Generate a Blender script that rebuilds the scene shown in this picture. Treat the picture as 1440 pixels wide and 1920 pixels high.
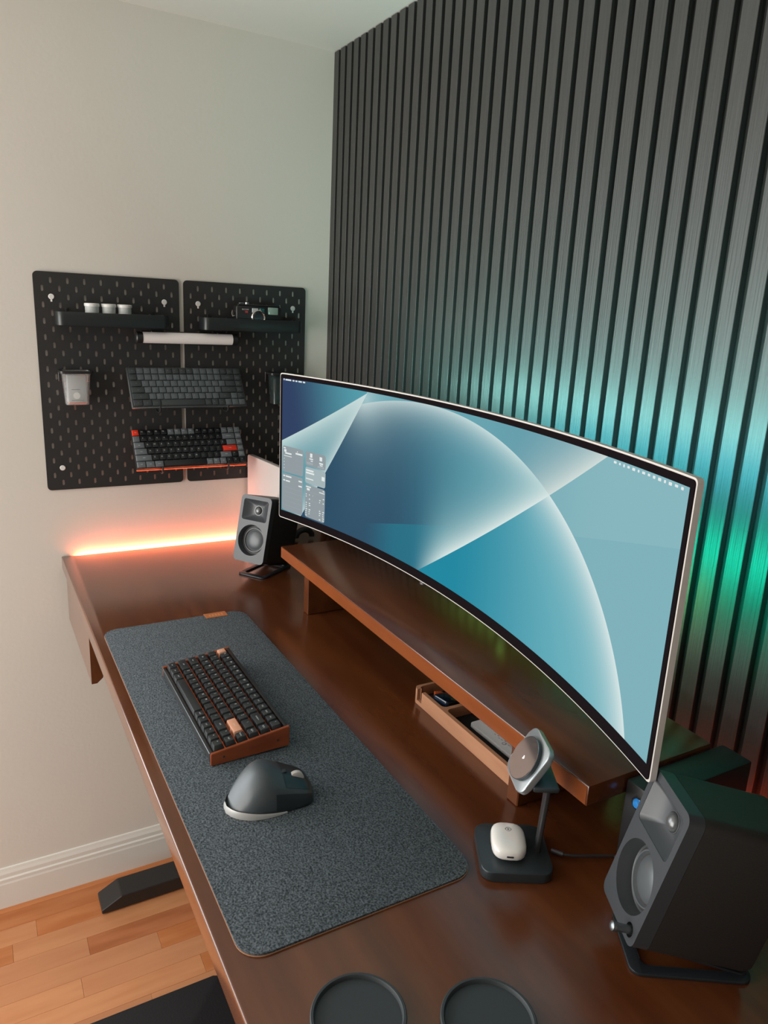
import bpy, bmesh, math, random
from mathutils import Matrix, Vector, Euler
from mathutils.geometry import tessellate_polygon
random.seed(7)
SC = bpy.context.scene
COL = SC.collection
PI = math.pi
R = math.radians
for o in list(bpy.data.objects): bpy.data.objects.remove(o)

# ------------------------------------------------------------------ camera, world, light, exposure
def look(yaw, pitch, roll):
    f = Vector((math.cos(pitch)*math.cos(yaw), math.cos(pitch)*math.sin(yaw), math.sin(pitch)))
    r = f.cross(Vector((0, 0, 1))).normalized(); d = f.cross(r)
    r2 = math.cos(roll)*r + math.sin(roll)*d; d2 = -math.sin(roll)*r + math.cos(roll)*d
    return Matrix(((r2.x, -d2.x, -f.x), (r2.y, -d2.y, -f.y), (r2.z, -d2.z, -f.z)))
cd = bpy.data.cameras.new('camera'); cam = bpy.data.objects.new('camera', cd); COL.objects.link(cam)
cd.sensor_fit = 'HORIZONTAL'; cd.sensor_width = 36; cd.lens = 1382.475/1440*36; cd.clip_start = .02
cam.matrix_world = Matrix.Translation((2.10287, -0.97160, 1.75427)) @ look(R(150.2604), R(-14.9934), R(-2.7967)).to_4x4()
SC.camera = cam
SC.view_settings.view_transform = 'Standard'; SC.view_settings.look = 'None'
SC.view_settings.exposure = 0.0; SC.view_settings.gamma = 1.0; SC.view_settings.use_curve_mapping = False
w = bpy.data.worlds.new('world'); SC.world = w; w.use_nodes = True
w.node_tree.nodes['Background'].inputs[0].default_value = (.95, .98, 1, 1)
w.node_tree.nodes['Background'].inputs[1].default_value = 1.0
def area(name, loc, direction, sx, sy, power, color, spread=180):
    l = bpy.data.lights.new(name, 'AREA'); l.shape = 'RECTANGLE'; l.size = sx; l.size_y = sy
    l.energy = power; l.color = color; l.spread = R(spread)
    o = bpy.data.objects.new(name, l); COL.objects.link(o); o.location = loc
    o.rotation_euler = Vector(direction).to_track_quat('-Z', 'Y').to_euler(); return o
area('window_daylight', (.95, -3.08, 1.20), (0, 1, -.01), 1.9, 2.0, 82, (1, .96, .90))
area('side_window_daylight', (.03, -2.05, 1.58), (1, .10, -.02), 1.25, 1.3, 28, (.93, .97, 1))

# ------------------------------------------------------------------ materials
def lin(c):
    return tuple(((v/255)/12.92 if v/255 <= .04045 else ((v/255+.055)/1.055)**2.4) for v in c)
MATS = {}
def mat(name, color, rough=.5, metal=0., spec=.5, bump=None, var=None, emit=None, coat=0., coatr=.12, trans=0., grain=None, alpha=1., objvar=0., sheen=0.):
    """var=(scale, other colour, stretch); bump=(scale,strength,stretch)"""
    m = bpy.data.materials.new(name); m.use_nodes = True; nt = m.node_tree; N = nt.nodes; L = nt.links
    b = N['Principled BSDF']; b.inputs['Base Color'].default_value = (*color, 1)
    b.inputs['Roughness'].default_value = rough; b.inputs['Metallic'].default_value = metal
    b.inputs['Specular IOR Level'].default_value = spec
    b.inputs['Coat Weight'].default_value = coat; b.inputs['Coat Roughness'].default_value = coatr
    b.inputs['Transmission Weight'].default_value = trans; b.inputs['Alpha'].default_value = alpha
    b.inputs['Sheen Weight'].default_value = sheen
    if emit: b.inputs['Emission Color'].default_value = (*emit[0], 1); b.inputs['Emission Strength'].default_value = emit[1]
    tc = N.new('ShaderNodeTexCoord')
    def noise(scale, st, detail=4):
        mp = N.new('ShaderNodeMapping'); mp.inputs['Scale'].default_value = st; L.new(tc.outputs['Object'], mp.inputs[0])
        n = N.new('ShaderNodeTexNoise'); n.inputs['Scale'].default_value = scale; n.inputs['Detail'].default_value = detail
        L.new(mp.outputs[0], n.inputs['Vector']); return n.outputs['Fac'], mp
    if objvar:
        oi = N.new('ShaderNodeObjectInfo')
    col = None
    if var:
        f, mp = noise(var[0], var[2] if len(var) > 2 else (1, 1, 1))
        if objvar:
            cx = N.new('ShaderNodeCombineXYZ'); mu = N.new('ShaderNodeMath'); mu.operation = 'MULTIPLY'; mu.inputs[1].default_value = 37
            L.new(oi.outputs['Random'], mu.inputs[0]); L.new(mu.outputs[0], cx.inputs[0]); L.new(mu.outputs[0], cx.inputs[1]); L.new(cx.outputs[0], mp.inputs['Location'])
        rp = N.new('ShaderNodeValToRGB'); rp.color_ramp.elements[0].position = .35; rp.color_ramp.elements[1].position = .65
        rp.color_ramp.elements[0].color = (*color, 1); rp.color_ramp.elements[1].color = (*var[1], 1)
        L.new(f, rp.inputs[0]); col = rp.outputs[0]
    if col is not None:
        if objvar:
            hs = N.new('ShaderNodeHueSaturation'); mr = N.new('ShaderNodeMapRange')
            mr.inputs['To Min'].default_value = 1-objvar; mr.inputs['To Max'].default_value = 1+objvar
            L.new(oi.outputs['Random'], mr.inputs[0]); L.new(mr.outputs[0], hs.inputs['Value']); L.new(col, hs.inputs['Color']); col = hs.outputs[0]
        L.new(col, b.inputs['Base Color'])
    if bump:
        f, _ = noise(bump[0], bump[2] if len(bump) > 2 else (1, 1, 1), 6)
        bp = N.new('ShaderNodeBump'); bp.inputs['Strength'].default_value = bump[1]; bp.inputs['Distance'].default_value = .002
        L.new(f, bp.inputs['Height']); L.new(bp.outputs[0], b.inputs['Normal'])
    m.diffuse_color = (*color, 1); MATS[name] = m; return m

WALL = mat('wall_paint', (.66, .625, .57), .85, bump=(90, .12))
CEIL = mat('ceiling_paint', (.62, .61, .57), .9, bump=(90, .1))
TRIM = mat('white_trim', (.70, .68, .63), .5)
SLAT = mat('dark_slat_veneer', (.035, .0335, .032), .42, var=(9, (.027, .026, .025), (40, 40, 1)), bump=(7, .42, (55, 55, 1.2)), objvar=.08)
FELTB = mat('black_acoustic_felt', (.018, .017, .016), .95)
FLOORS = [mat('maple_plank_%d' % i, c, .38, var=(3.5, c2, (9, 1.1, 9)), bump=(30, .08, (8, 1, 8)), objvar=.07) for i, (c, c2) in enumerate([
    ((.50, .205, .085), (.57, .255, .115)), ((.43, .135, .038), (.52, .195, .07)), ((.36, .115, .038), (.47, .165, .065)), ((.54, .24, .11), (.50, .21, .095))])]
SUB = mat('dark_subfloor', (.08, .04, .02), .8)
WOOD = mat('walnut_stained_wood', (.085, .023, .0075), .24, var=(5, (.125, .037, .011), (.8, 5, 3)), bump=(40, .02, (1, 9, 3)), spec=.5, coat=.65, coatr=.18)
EDGE = mat('walnut_edge_window_lit', (.19, .045, .009), .3, var=(8, (.23, .058, .012), (1, 6, 6)), coat=.4)  # same walnut, lighter: window light put into the colour of the riser front
BLACKM = mat('black_powder_coat', (.016, .015, .015), .45)
RUBBER = mat('black_rubber_mat', (.008, .008, .010), .85, bump=(200, .3))
SILVER = mat('silver_frame', (.60, .57, .54), .35, metal=.2)
BEZEL = mat('black_bezel', (.008, .006, .007), .4, spec=.0)
BLACKP = mat('black_plastic', (.014, .014, .015), .4)
SATIN = mat('speaker_body_black', (.022, .020, .018), .52, bump=(500, .12))
BAFFLE = mat('speaker_baffle_grey', (.038, .043, .049), .40)
CONE = mat('speaker_cone_grey', (.075, .085, .092), .36)
DOME = mat('tweeter_dome', (.12, .125, .13), .25, metal=.5)
SURR = mat('speaker_surround', (.05, .055, .06), .4)
FELT = mat('charcoal_felt', (.015, .022, .028), .95, var=(420, (.125, .15, .17), (1, 1, 1)), bump=(260, .6))
CORK = mat('cork_backing', (.42, .22, .13), .8)
LEATH = mat('tan_leather', (.46, .15, .05), .6, bump=(300, .3))
KEYD = mat('keycap_charcoal', (.020, .024, .026), .33)
KEYK = mat('keycap_black', (.010, .010, .012), .35)
KEYG = mat('keycap_grey', (.085, .10, .11), .5)
KEYG2 = mat('keycap_dark_grey', (.035, .042, .045), .5)
KEYB = mat('keycap_slate', (.13, .145, .16), .5)
KEYR = mat('keycap_red', (.75, .035, .012), .4)
KEYS = mat('keycap_salmon', (.62, .30, .19), .45)
LEGW = mat('legend_white', (.62, .64, .64), .6)
LEGG = mat('legend_grey', (.22, .24, .25), .6)
ALU = mat('grey_aluminium', (.20, .22, .23), .35, metal=.9)
ALUD = mat('dark_aluminium', (.07, .072, .075), .32, metal=.6)
COPPER_GLOW = mat('copper_plate_glow', (.75, .14, .03), .4, emit=((1, .16, .03), .10))  # faint orange emission put into the plate as glow between the keys
KWOOD = mat('rosewood_side', (.20, .042, .014), .35, var=(14, (.27, .065, .02), (8, 1, 3)))
MOUSEM = mat('mouse_soft_grey', (.05, .062, .070), .38)
MOUSED = mat('mouse_dark', (.020, .028, .032), .3)
MOUSET = mat('mouse_trim_silver', (.50, .50, .49), .4, metal=.3)
PEG = mat('pegboard_black', (.020, .019, .019), .55)
SHELF = mat('shelf_black_metal', (.014, .018, .019), .35)
WHITEP = mat('white_plastic', (.72, .72, .70), .35)
POT = mat('pot_grey_white', (.50, .53, .52), .5)
TUBE = mat('diffuser_white', (.75, .70, .68), .5, emit=((1, .93, .9), .05))
OAK = mat('oak_tray', (.42, .20, .11), .5, var=(10, (.48, .24, .135), (1, 6, 6)))
OAKT = mat('oak_tray_top', (.26, .11, .055), .5)
LINER = mat('tray_liner_charcoal', (.015, .018, .021), .9)
CARDW = mat('white_card', (.85, .87, .88), .4)
INK = mat('grey_ink', (.18, .19, .20), .6)
GLASSB = mat('dark_blue_glass', (.006, .014, .03), .12)
ORANGE = mat('orange_plastic', (.65, .12, .03), .4)
STANDM = mat('stand_black_metal', (.028, .034, .040), .38, metal=.4)
CHG = mat('charger_space_grey', (.045, .055, .062), .38, metal=.5)
CHGP = mat('charger_plate_grey', (.42, .46, .48), .3, metal=.75)
CHGD = mat('charger_disc_gloss', (.42, .36, .35), .06, metal=.9)
AIRP = mat('earbud_case_white', (.78, .76, .73), .12, coat=.5)
COAST = mat('coaster_rubber', (.030, .038, .043), .6)
CABLE = mat('black_cable', (.03, .03, .032), .5)
CONN = mat('connector_grey', (.10, .10, .11), .4, metal=.5)
SLABM = mat('pale_silver_shell', (.60, .55, .53), .4, metal=.25)
CLEAR = mat('smoked_clear_plastic', (.75, .8, .8), .08, alpha=.14)
PACK = mat('silver_packet', (.48, .50, .51), .3, metal=.4)
CAMB = mat('camera_black', (.012, .012, .013), .35)
CHROME = mat('chrome', (.7, .7, .7), .15, metal=1.)
LENS = mat('lens_glass', (.02, .035, .045), .05, coat=1.)
VFW = mat('viewfinder_window', (.42, .44, .45), .15, coat=.6)
VFT = mat('teal_window', (.02, .12, .12), .1, coat=.8)
FLASH = mat('flash_window', (.25, .35, .30), .15, coat=.8, bump=(500, .4))
REDP = mat('red_mark', (.5, .03, .03), .5)
def emis(name, color, strength):
    m = bpy.data.materials.new(name); m.use_nodes = True; N = m.node_tree.nodes
    N.remove(N['Principled BSDF']); e = N.new('ShaderNodeEmission'); e.inputs[0].default_value = (*color, 1); e.inputs[1].default_value = strength
    m.node_tree.links.new(e.outputs[0], N['Material Output'].inputs[0]); m.diffuse_color = (*color, 1); return m
LEDO = emis('led_orange', (1, .21, .10), 150)
LEDO2 = emis('led_orange_back', (1, .07, .01), 55)
LEDT = emis('led_teal', (.1, .75, .8), 5)
LEDG = emis('led_green', (.02, .8, .35), 5)
WIDG = emis('widget_grey', lin((146, 156, 160)), 1)
WIDL = emis('widget_light', lin((165, 180, 182)), 1)
WIDW = emis('widget_white', lin((226, 232, 232)), 1)
WIDF = emis('widget_faint', lin((160, 170, 174)), 1)
BLUEL = mat('blue_button', (.02, .18, .5), .2, emit=((.02, .2, .55), .35))

# ------------------------------------------------------------------ helpers
class E:
    """tiny node-math expression"""
    nt = None
    def __init__(s, v): s.v = v
    @staticmethod
    def op(o, *a, clamp=False):
        n = E.nt.nodes.new('ShaderNodeMath'); n.operation = o; n.use_clamp = clamp
        for i, x in enumerate(a):
            x = x.v if isinstance(x, E) else x
            if isinstance(x, (int, float)): n.inputs[i].default_value = x
            else: E.nt.links.new(x, n.inputs[i])
        return E(n.outputs[0])
    def __add__(s, o): return E.op('ADD', s, o)
    __radd__ = __add__
    def __sub__(s, o): return E.op('SUBTRACT', s, o)
    def __rsub__(s, o): return E.op('SUBTRACT', o, s)
    def __mul__(s, o): return E.op('MULTIPLY', s, o)
    __rmul__ = __mul__
    def gt(s, o): return E.op('GREATER_THAN', s, o)
    def lt(s, o): return E.op('LESS_THAN', s, o)
    def sm(s, a, b):
        n = E.nt.nodes.new('ShaderNodeMapRange'); n.interpolation_type = 'SMOOTHSTEP'
        E.nt.links.new(s.v, n.inputs[0]); n.inputs[1].default_value = a; n.inputs[2].default_value = b; return E(n.outputs[0])
    def falloff(s, k):   # exp(-k*x) for x>=0
        return E.op('POWER', math.exp(-k), E.op('MAXIMUM', s, 0.0))
def mixc(a, b, f):
    n = E.nt.nodes.new('ShaderNodeMix'); n.data_type = 'RGBA'
    for i, x in ((6, a), (7, b)):
        if isinstance(x, tuple): n.inputs[i].default_value = (*lin(x), 1)
        else: E.nt.links.new(x, n.inputs[i])
    E.nt.links.new(f.v, n.inputs[0]); return n.outputs[2]

def ob(name, bm, m, parent=None, smooth=False, loc=None, rot=None):
    me = bpy.data.meshes.new(name); bmesh.ops.recalc_face_normals(bm, faces=bm.faces); bm.to_mesh(me); bm.free()
    for mm in (m if isinstance(m, (list, tuple)) else [m]): me.materials.append(mm)
    if smooth:
        for p in me.polygons: p.use_smooth = True
        if smooth != 'all': me.set_sharp_from_angle(angle=R(35))
    return link(name, me, parent, loc, rot)
def link(name, me, parent=None, loc=None, rot=None):
    o = bpy.data.objects.new(name, me); COL.objects.link(o)
    if parent: o.parent = parent
    if loc: o.location = loc
    if rot: o.rotation_euler = rot
    return o
def tag(o, label=None, cat=None, group=None, kind=None):
    if label: o['label'] = label
    if cat: o['category'] = cat
    if group: o['group'] = group
    if kind: o['kind'] = kind
    return o
def empty(name, loc, label, cat, rz=0, group=None):
    o = bpy.data.objects.new(name, None); COL.objects.link(o); o.location = loc; o.rotation_euler = (0, 0, rz); o.empty_display_size = .02
    return tag(o, label, cat, group)
def box(a, b, bev=0, seg=2, bm=None):
    new = bm is None; bm = bm or bmesh.new()
    t = bmesh.new()
    bmesh.ops.create_cube(t, size=1)
    for v in t.verts: v.co = Vector([(a[i]+b[i])/2 + v.co[i]*(b[i]-a[i]) for i in range(3)])
    if bev: bmesh.ops.bevel(t, geom=t.edges[:], offset=bev, segments=seg, profile=.5, affect='EDGES')
    return merge(bm, t)
def merge(bm, t, M=None):
    if M is not None: t.transform(M)
    me = bpy.data.meshes.new('tmp'); t.to_mesh(me); t.free(); bm.from_mesh(me); bpy.data.meshes.remove(me); return bm
def rrect(w, h, r, n=5, cx=0, cy=0):
    pts = []
    for (sx, sy, a0) in ((1, 1, 0), (-1, 1, 90), (-1, -1, 180), (1, -1, 270)):
        for i in range(n+1):
            a = R(a0+90*i/n); pts.append((cx+sx*(w/2-r)+r*math.cos(a), cy+sy*(h/2-r)+r*math.sin(a)))
    return pts
def prism(pts, z0, z1, bev=0, holes=(), bm=None, seg=2):
    """polygon pts (x,y) with holes, extruded z0..z1"""
    t = bmesh.new(); loops = [list(pts)]+[list(h) for h in holes]
    if not holes and not bev:
        pass
    allp = [p for l in loops for p in l]
    for z in (z0, z1):
        vs = [t.verts.new((p[0], p[1], z)) for p in allp]
        if holes:
            for tri in tessellate_polygon([[Vector((p[0], p[1], 0)) for p in l] for l in loops]):
                try: t.faces.new([vs[i] for i in tri])
                except ValueError: pass
        else: t.faces.new(vs)
    t.verts.ensure_lookup_table(); n = len(allp); k = 0
    side = []
    for l in loops:
        m = len(l)
        for i in range(m):
            a, b_ = k+i, k+(i+1) % m
            side.append(t.faces.new([t.verts[a], t.verts[b_], t.verts[n+b_], t.verts[n+a]]))
        k += m
    if bev:
        t.edges.ensure_lookup_table()
        top = [e for e in t.edges if abs(e.verts[0].co.z-e.verts[1].co.z) < 1e-7 and any(f in side for f in e.link_faces) ]
        bmesh.ops.bevel(t, geom=top, offset=bev, segments=seg, profile=.5, affect='EDGES')
    return merge(bm or bmesh.new(), t)
def lathe(prof, n=32, bm=None, M=None, closed=False):
    t = bmesh.new(); rings = []
    for r_, z in prof:
        if r_ < 1e-6: rings.append([t.verts.new((0, 0, z))])
        else: rings.append([t.verts.new((r_*math.cos(2*PI*i/n), r_*math.sin(2*PI*i/n), z)) for i in range(n)])
    for a, b in zip(rings, rings[1:]):
        for i in range(n):
            j = (i+1) % n
            if len(a) == 1 and len(b) == 1: continue
            if len(a) == 1: t.faces.new([a[0], b[i], b[j]])
            elif len(b) == 1: t.faces.new([a[i], a[j], b[0]])
            else: t.faces.new([a[i], a[j], b[j], b[i]])
    return merge(bm or bmesh.new(), t, M)
def tube(path, r, n=10, bm=None, rect=None):
    """sweep a circle (or rect=(w,h)) along a polyline"""
    t = bmesh.new(); path = [Vector(p) for p in path]; rings = []; up = Vector((0, 0, 1)); prev = None
    for i, p in enumerate(path):
        d = ((path[min(i+1, len(path)-1)]-path[max(i-1, 0)])).normalized()
        if prev is None:
            s = d.cross(up)
            if s.length < .01: s = d.cross(Vector((0, 1, 0)))
            s.normalize()
        else:
            s = (prev - d*prev.dot(d)).normalized()
        prev = s; u = s.cross(d)
        if rect: q = [(rect[0]/2, rect[1]/2), (-rect[0]/2, rect[1]/2), (-rect[0]/2, -rect[1]/2), (rect[0]/2, -rect[1]/2)]
        else: q = [(r*math.cos(2*PI*k/n), r*math.sin(2*PI*k/n)) for k in range(n)]
        rings.append([t.verts.new(p+s*a+u*b) for a, b in q])
    for a, b in zip(rings, rings[1:]):
        m = len(a)
        for k in range(m): t.faces.new([a[k], a[(k+1) % m], b[(k+1) % m], b[k]])
    t.faces.new(rings[0][::-1]); t.faces.new(rings[-1])
    return merge(bm or bmesh.new(), t)
_T = {}
def text_mesh(s, size, M=None, bm=None, ext=0.):
    key = s
    if key not in _T:
        c = bpy.data.curves.new('t', 'FONT'); c.body = s; c.size = 1; c.align_x = 'CENTER'; c.align_y = 'CENTER'; c.resolution_u = 1
        o = bpy.data.objects.new('t', c); COL.objects.link(o); dg = bpy.context.evaluated_depsgraph_get()
        me = bpy.data.meshes.new_from_object(o.evaluated_get(dg)); COL.objects.unlink(o); bpy.data.objects.remove(o); bpy.data.curves.remove(c); _T[key] = me
    t = bmesh.new(); t.from_mesh(_T[key]); t.transform(Matrix.Scale(size, 4))
    return merge(bm or bmesh.new(), t, M)

# ------------------------------------------------------------------ room shell
CZ = 2.452
RX, FY = 3.3, -3.15
wlm = bmesh.new()
for a, b in (((-1.4, 0), (.03, CZ)), ((FY, 0), (-2.7, CZ)), ((-2.7, 0), (-1.4, .9)), ((-2.7, 2.25), (-1.4, CZ))): box((-.12, a[0], a[1]), (0, b[0], b[1]), bm=wlm)
tag(ob('window_2', box((-.09, -2.7, .9), (-.05, -2.66, 2.25), bm=box((-.09, -1.44, .9), (-.05, -1.4, 2.25), bm=box((-.09, -2.7, .9), (-.05, -1.4, .94), bm=box((-.09, -2.7, 2.21), (-.05, -1.4, 2.25))))), TRIM), 'white window frame in the left wall', kind='structure')
tag(ob('wall_left', wlm, WALL), 'plain off-white painted wall left of the slatted wall', kind='structure')
wb = tag(ob('wall_back', box((-.12, .013, 0), (RX+.1, .12, CZ)), FELTB), 'wall panelled with vertical dark wooden slats over black felt', kind='structure')
sl = bpy.data.meshes.new('slat')
t = box((0, 0, 0), (.027, .0125, CZ-.004), .0006, 1); t.to_mesh(sl); t.free(); sl.materials.append(SLAT)
for i in range(80): link('slat', sl, wb, (.0005+.04003*i, 0, .002))
tag(ob('ceiling', box((-.12, FY, CZ), (RX+.1, .12, CZ+.1)), CEIL), 'white painted ceiling', kind='structure')
tag(ob('wall_right', box((RX, FY, 0), (RX+.1, .013, CZ)), mat('wall_right_paint', (.30, .27, .24), .85)), 'plain wall on the right side of the room', kind='structure')
wf = bmesh.new()
for a, b in (((-.12, 0), (.0, CZ)), ((1.9, 0), (RX, CZ)), ((0, 0), (1.9, .12)), ((0, 2.28), (1.9, CZ))):
    box((a[0], FY-.1, a[1]), (b[0], FY, b[1]), bm=wf)
tag(ob('wall_front', wf, WALL), 'wall with the window behind the desk user', kind='structure')
wn = tag(ob('window_1', box((0, FY-.08, .12), (.05, FY-.04, 2.28), bm=box((1.85, FY-.08, .12), (1.9, FY-.04, 2.28), bm=box((0, FY-.08, .12), (1.9, FY-.04, .17), bm=box((0, FY-.08, 2.23), (1.9, FY-.04, 2.28), bm=box((.93, FY-.08, .12), (.97, FY-.04, 2.28)))))), TRIM), 'white window frame', kind='structure')

# baseboard with its stepped profile
bb = bmesh.new()
prof = [(0, 0), (.014, 0), (.014, .080), (.0125, .086), (.0125, .096), (.009, .100), (.009, .112), (.006, .120), (.004, .128), (0, .130)]
ra = [bb.verts.new((x, FY, z)) for x, z in prof]; rb = [bb.verts.new((x, .013, z)) for x, z in prof]
for i in range(len(prof)-1): bb.faces.new([ra[i], ra[i+1], rb[i+1], rb[i]])
tag(ob('baseboard_left', bb, TRIM), 'white stepped baseboard along the left wall', kind='structure')

# floor: base plus one object per plank
fl = tag(ob('floor', box((-.1, FY, -.06), (RX, .1, -.012)), SUB), 'hardwood strip floor of light orange maple planks', kind='structure')
PW = .0655
ends = {2: [-.995, -.36], 3: [-.808, -.20], 4: [-.627, -1.35], 5: [-.841, -.25], 1: [-.93, -.30], 0: [-1.25, -.64], 6: [-.538, -1.28], 7: [-.686, -1.4]}
tone = {(0, 1): 1, (1, 0): 1, (1, 1): 1, (2, 0): 2, (2, 1): 0, (3, 0): 3, (3, 1): 2}
pcache = {}
def plank(x0, x1, y0, y1, m):
    key = (round(x1-x0, 4), round(y1-y0, 3), m.name)
    if key not in pcache:
        b = box((0, 0, -.012), (x1-x0-.0004, y1-y0-.0005, 0), .0004, 1); me = bpy.data.meshes.new('plank'); b.to_mesh(me); b.free(); me.materials.append(m); pcache[key] = me
    link('plank', pcache[key], fl, (x0, y0, random.uniform(0, .0001)))
for s in range(-2, 40):
    x0 = .166+PW*(s-2); x1 = x0+PW
    if s == -2: x0 = 0
    if x1 <= 0: continue
    e = sorted(set(ends.get(s, [-.2-random.random()*.7, -1.2-random.random()*.5]))); ys = [-2.3]+e+[.0]
    for k in range(len(ys)-1):
        ti = random.choice([0, 0, 3, 1, 3, 2])
        if s in (-1, 0, 1): ti = random.choice([1, 2, 1]) if s < 1 else [0, 1, 2, 1][k]
        if s == 2: ti = (1, 0, 0)[min(k, 2)]
        if s == 3: ti = (3, 3, 1, 0)[min(k, 3)] if ys[k+1] <= -.8 else 2
        if s == 4: ti = (3, 3, 1)[min(k, 2)]
        if s == 5: ti = (0, 3, 3)[min(k, 2)]
        if s == 6: ti = (3, 0, 1)[min(k, 2)]
        plank(x0, x1, ys[k], ys[k+1], FLOORS[ti])

# ------------------------------------------------------------------ desk
DZ = 1.07
DX1 = 2.02
desk = empty('standing_desk', (1, -.4, 0), 'dark walnut-stained standing desk with black metal foot', 'desk')
def dk(name, bm, m, smooth=False, lab=None):
    o = ob(name, bm, m, desk, smooth, (-1, .4, 0));
    if lab: o['label'] = lab
    return o
top = [(0.001, -.785), (DX1, -.785), (DX1, -.014), (.013, -.014), (.013, -.757), (.001, -.757)]
dk('desktop', prism(top, DZ-.037, DZ, .0035, seg=4), WOOD, True, 'glossy walnut-stained desktop')
# panel hanging under the left front, lower back edge rounded
pb = bmesh.new(); pr_ = [(-.780, .9005), (-.768, .9005), (-.755, .912), (-.748, .935), (-.748, DZ-.0375), (-.780, DZ-.0375)]
va = [pb.verts.new((.045, y, z)) for y, z in pr_]; vb = [pb.verts.new((.4517, y, z)) for y, z in pr_]
pb.faces.new(va); pb.faces.new(vb)
for i in range(6): pb.faces.new([va[i], va[(i+1) % 6], vb[(i+1) % 6], vb[i]])
dk('drawer_front', pb, WOOD, lab='drawer front under the left end of the desk')
dk('drawer_box', box((.055, -.748, .955), (.44, -.35, DZ-.0375)), WOOD)
for x in (.129, 1.86):
    f = bmesh.new()
    pts = [(-.757, .004), (-.757, .018), (-.70, .048), (-.10, .048), (-.045, .018), (-.045, .004)]
    a_ = [f.verts.new((x-.04, y, z)) for y, z in pts]; b_ = [f.verts.new((x+.04, y, z)) for y, z in pts]
    f.faces.new(a_); f.faces.new(b_)
    for i in range(6): f.faces.new([a_[i], a_[(i+1) % 6], b_[(i+1) % 6], b_[i]])
    bmesh.ops.bevel(f, geom=f.edges[:], offset=.002, segments=1, affect='EDGES')
    ft = dk('foot', f, BLACKM, lab='black metal foot')
    for k, y in enumerate((-.72, -.08)): ob('foot_pad', lathe([(0, 0), (.016, 0), (.016, .004), (0, .004)], 16, M=Matrix.Translation((x, y, 0))), RUBBER, ft)
    dk('leg_column', box((x-.03, -.43, .048), (x+.03, -.35, .60), .003, 1, bm=box((x-.025, -.425, .6), (x+.025, -.355, DZ-.06), .003, 1)), BLACKM)
dk('steel_frame', box((.12, -.42, DZ-.061), (1.87, -.36, DZ-.0375), .002, 1), BLACKM)

# floor mat
tag(ob('floor_mat', prism([(x+.526, y) for x, y in rrect(1.0, .95, .02, cx=.5, cy=-.985)], .0006, .016, .003), RUBBER, smooth=True), 'flat black anti-fatigue mat on the floor in front of the desk', 'mat')

# orange light strips in the gaps between desk and walls
ls = empty('led_strip', (.006, -.4, 1.05), 'orange glowing light strip between the left wall and the desk', 'light strip')
ob('light_tape', box((-.0045, -.345, .004), (.0045, .17, .009)), LEDO, ls)
ob('channel', box((-.0055, -.35, -.002), (.0055, .175, .004)), BLACKP, ls)
ls2 = empty('led_strip', (1.0, -.0075, 1.05), 'orange glowing light strip between the slatted wall and the desk', 'light strip')
ob('light_tape', box((.25, -.003, -.002), (1.0, .003, .003)), LEDO2, ls2)
ob('channel', box((.245, -.006, -.006), (1.005, .006, -.002)), BLACKP, ls2)

# ------------------------------------------------------------------ riser
rx0, rx1, ry0, ry1, rz0, rz1 = .4905, 1.539, -.335, -.103, 1.1665, 1.196
rs = empty('monitor_riser', (1.0, -.22, DZ), 'long walnut desk shelf under the curved monitor', 'desk shelf')
ob('shelf', box((rx0-1, ry0+.22, rz0-DZ), (rx1-1, ry1+.22, rz1-DZ), .0018, 2), WOOD, rs, True)
fe = ob('front_edge_lit', box((rx0-1+.002, ry0+.2192, rz0-DZ+.0016), (rx1-1-.002, ry0+.2206, rz1-DZ-.0016), .0004, 1), EDGE, rs, True); fe['label'] = 'front edge coloured brighter orange-brown for the window light on it'  # thin strip over the shelf front, coloured as the window-lit face
for x in (.612, 1.378): ob('leg', box((x-1, -.325+.22, 0.0003), (x-1+.0245, -.115+.22, rz0-DZ), .0015, 1), WOOD, rs, True)

# ------------------------------------------------------------------ monitor
MC = (1.0488, -.2449, 1.4379); MR, MW, MH = 1.862, 1.19, .3478
mon = empty('curved_monitor', (MC[0], MC[1], MC[2]), 'ultrawide curved monitor with thin silver frame, abstract teal wallpaper on screen', 'monitor')
def ms(u, v, off=0.):     # u,v in metres on the screen, off towards the back
    a = u/MR; rr = MR+off
    return Vector((rr*math.sin(a), -(MR-rr*math.cos(a)) - .0139*rr*math.sin(a), v))
def cslab(u0, u1, v0, v1, f0, f1, nu=64, rad=0., bm=None):
    """curved slab between offsets f0 (front) and f1 (back)"""
    t = bmesh.new(); cols = []
    us = [u0+(u1-u0)*i/nu for i in range(nu+1)]
    if rad:
        us = sorted(set(us+[u0+rad*(1-math.cos(R(a))) for a in (0, 20, 40, 60, 90)]+[u1-rad*(1-math.cos(R(a))) for a in (0, 20, 40, 60, 90)]))
    for u in us:
        d = 0
        if rad:
            k = min(u-u0, u1-u)
            if k < rad: d = rad-math.sqrt(max(0, rad*rad-(rad-k)**2))
        cols.append([t.verts.new(ms(u, v, f)) for v, f in ((v0+d, f0), (v1-d, f0), (v1-d, f1), (v0+d, f1))])
    for a, b in zip(cols, cols[1:]):
        for k in range(4): t.faces.new([a[k], a[(k+1) % 4], b[(k+1) % 4], b[k]])
    t.faces.new(cols[0]); t.faces.new(cols[-1][::-1])
    return merge(bm or bmesh.new(), t)
hs = ob('housing', cslab(-MW/2, MW/2, -MH/2, MH/2, 0, .0075, rad=.006), SILVER, mon, True)
hs['label'] = 'thin silver outer frame'
ob('rear_shell', cslab(-.50, .50, -.14, .14, .0076, .034, 40, .04), WHITEP, mon, True)
bz = ob('bezel', cslab(-MW/2+.0024, MW/2-.0024, -MH/2+.0024, MH/2-.0024, -.0012, .0002, rad=.005), BEZEL, mon, True)
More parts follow.
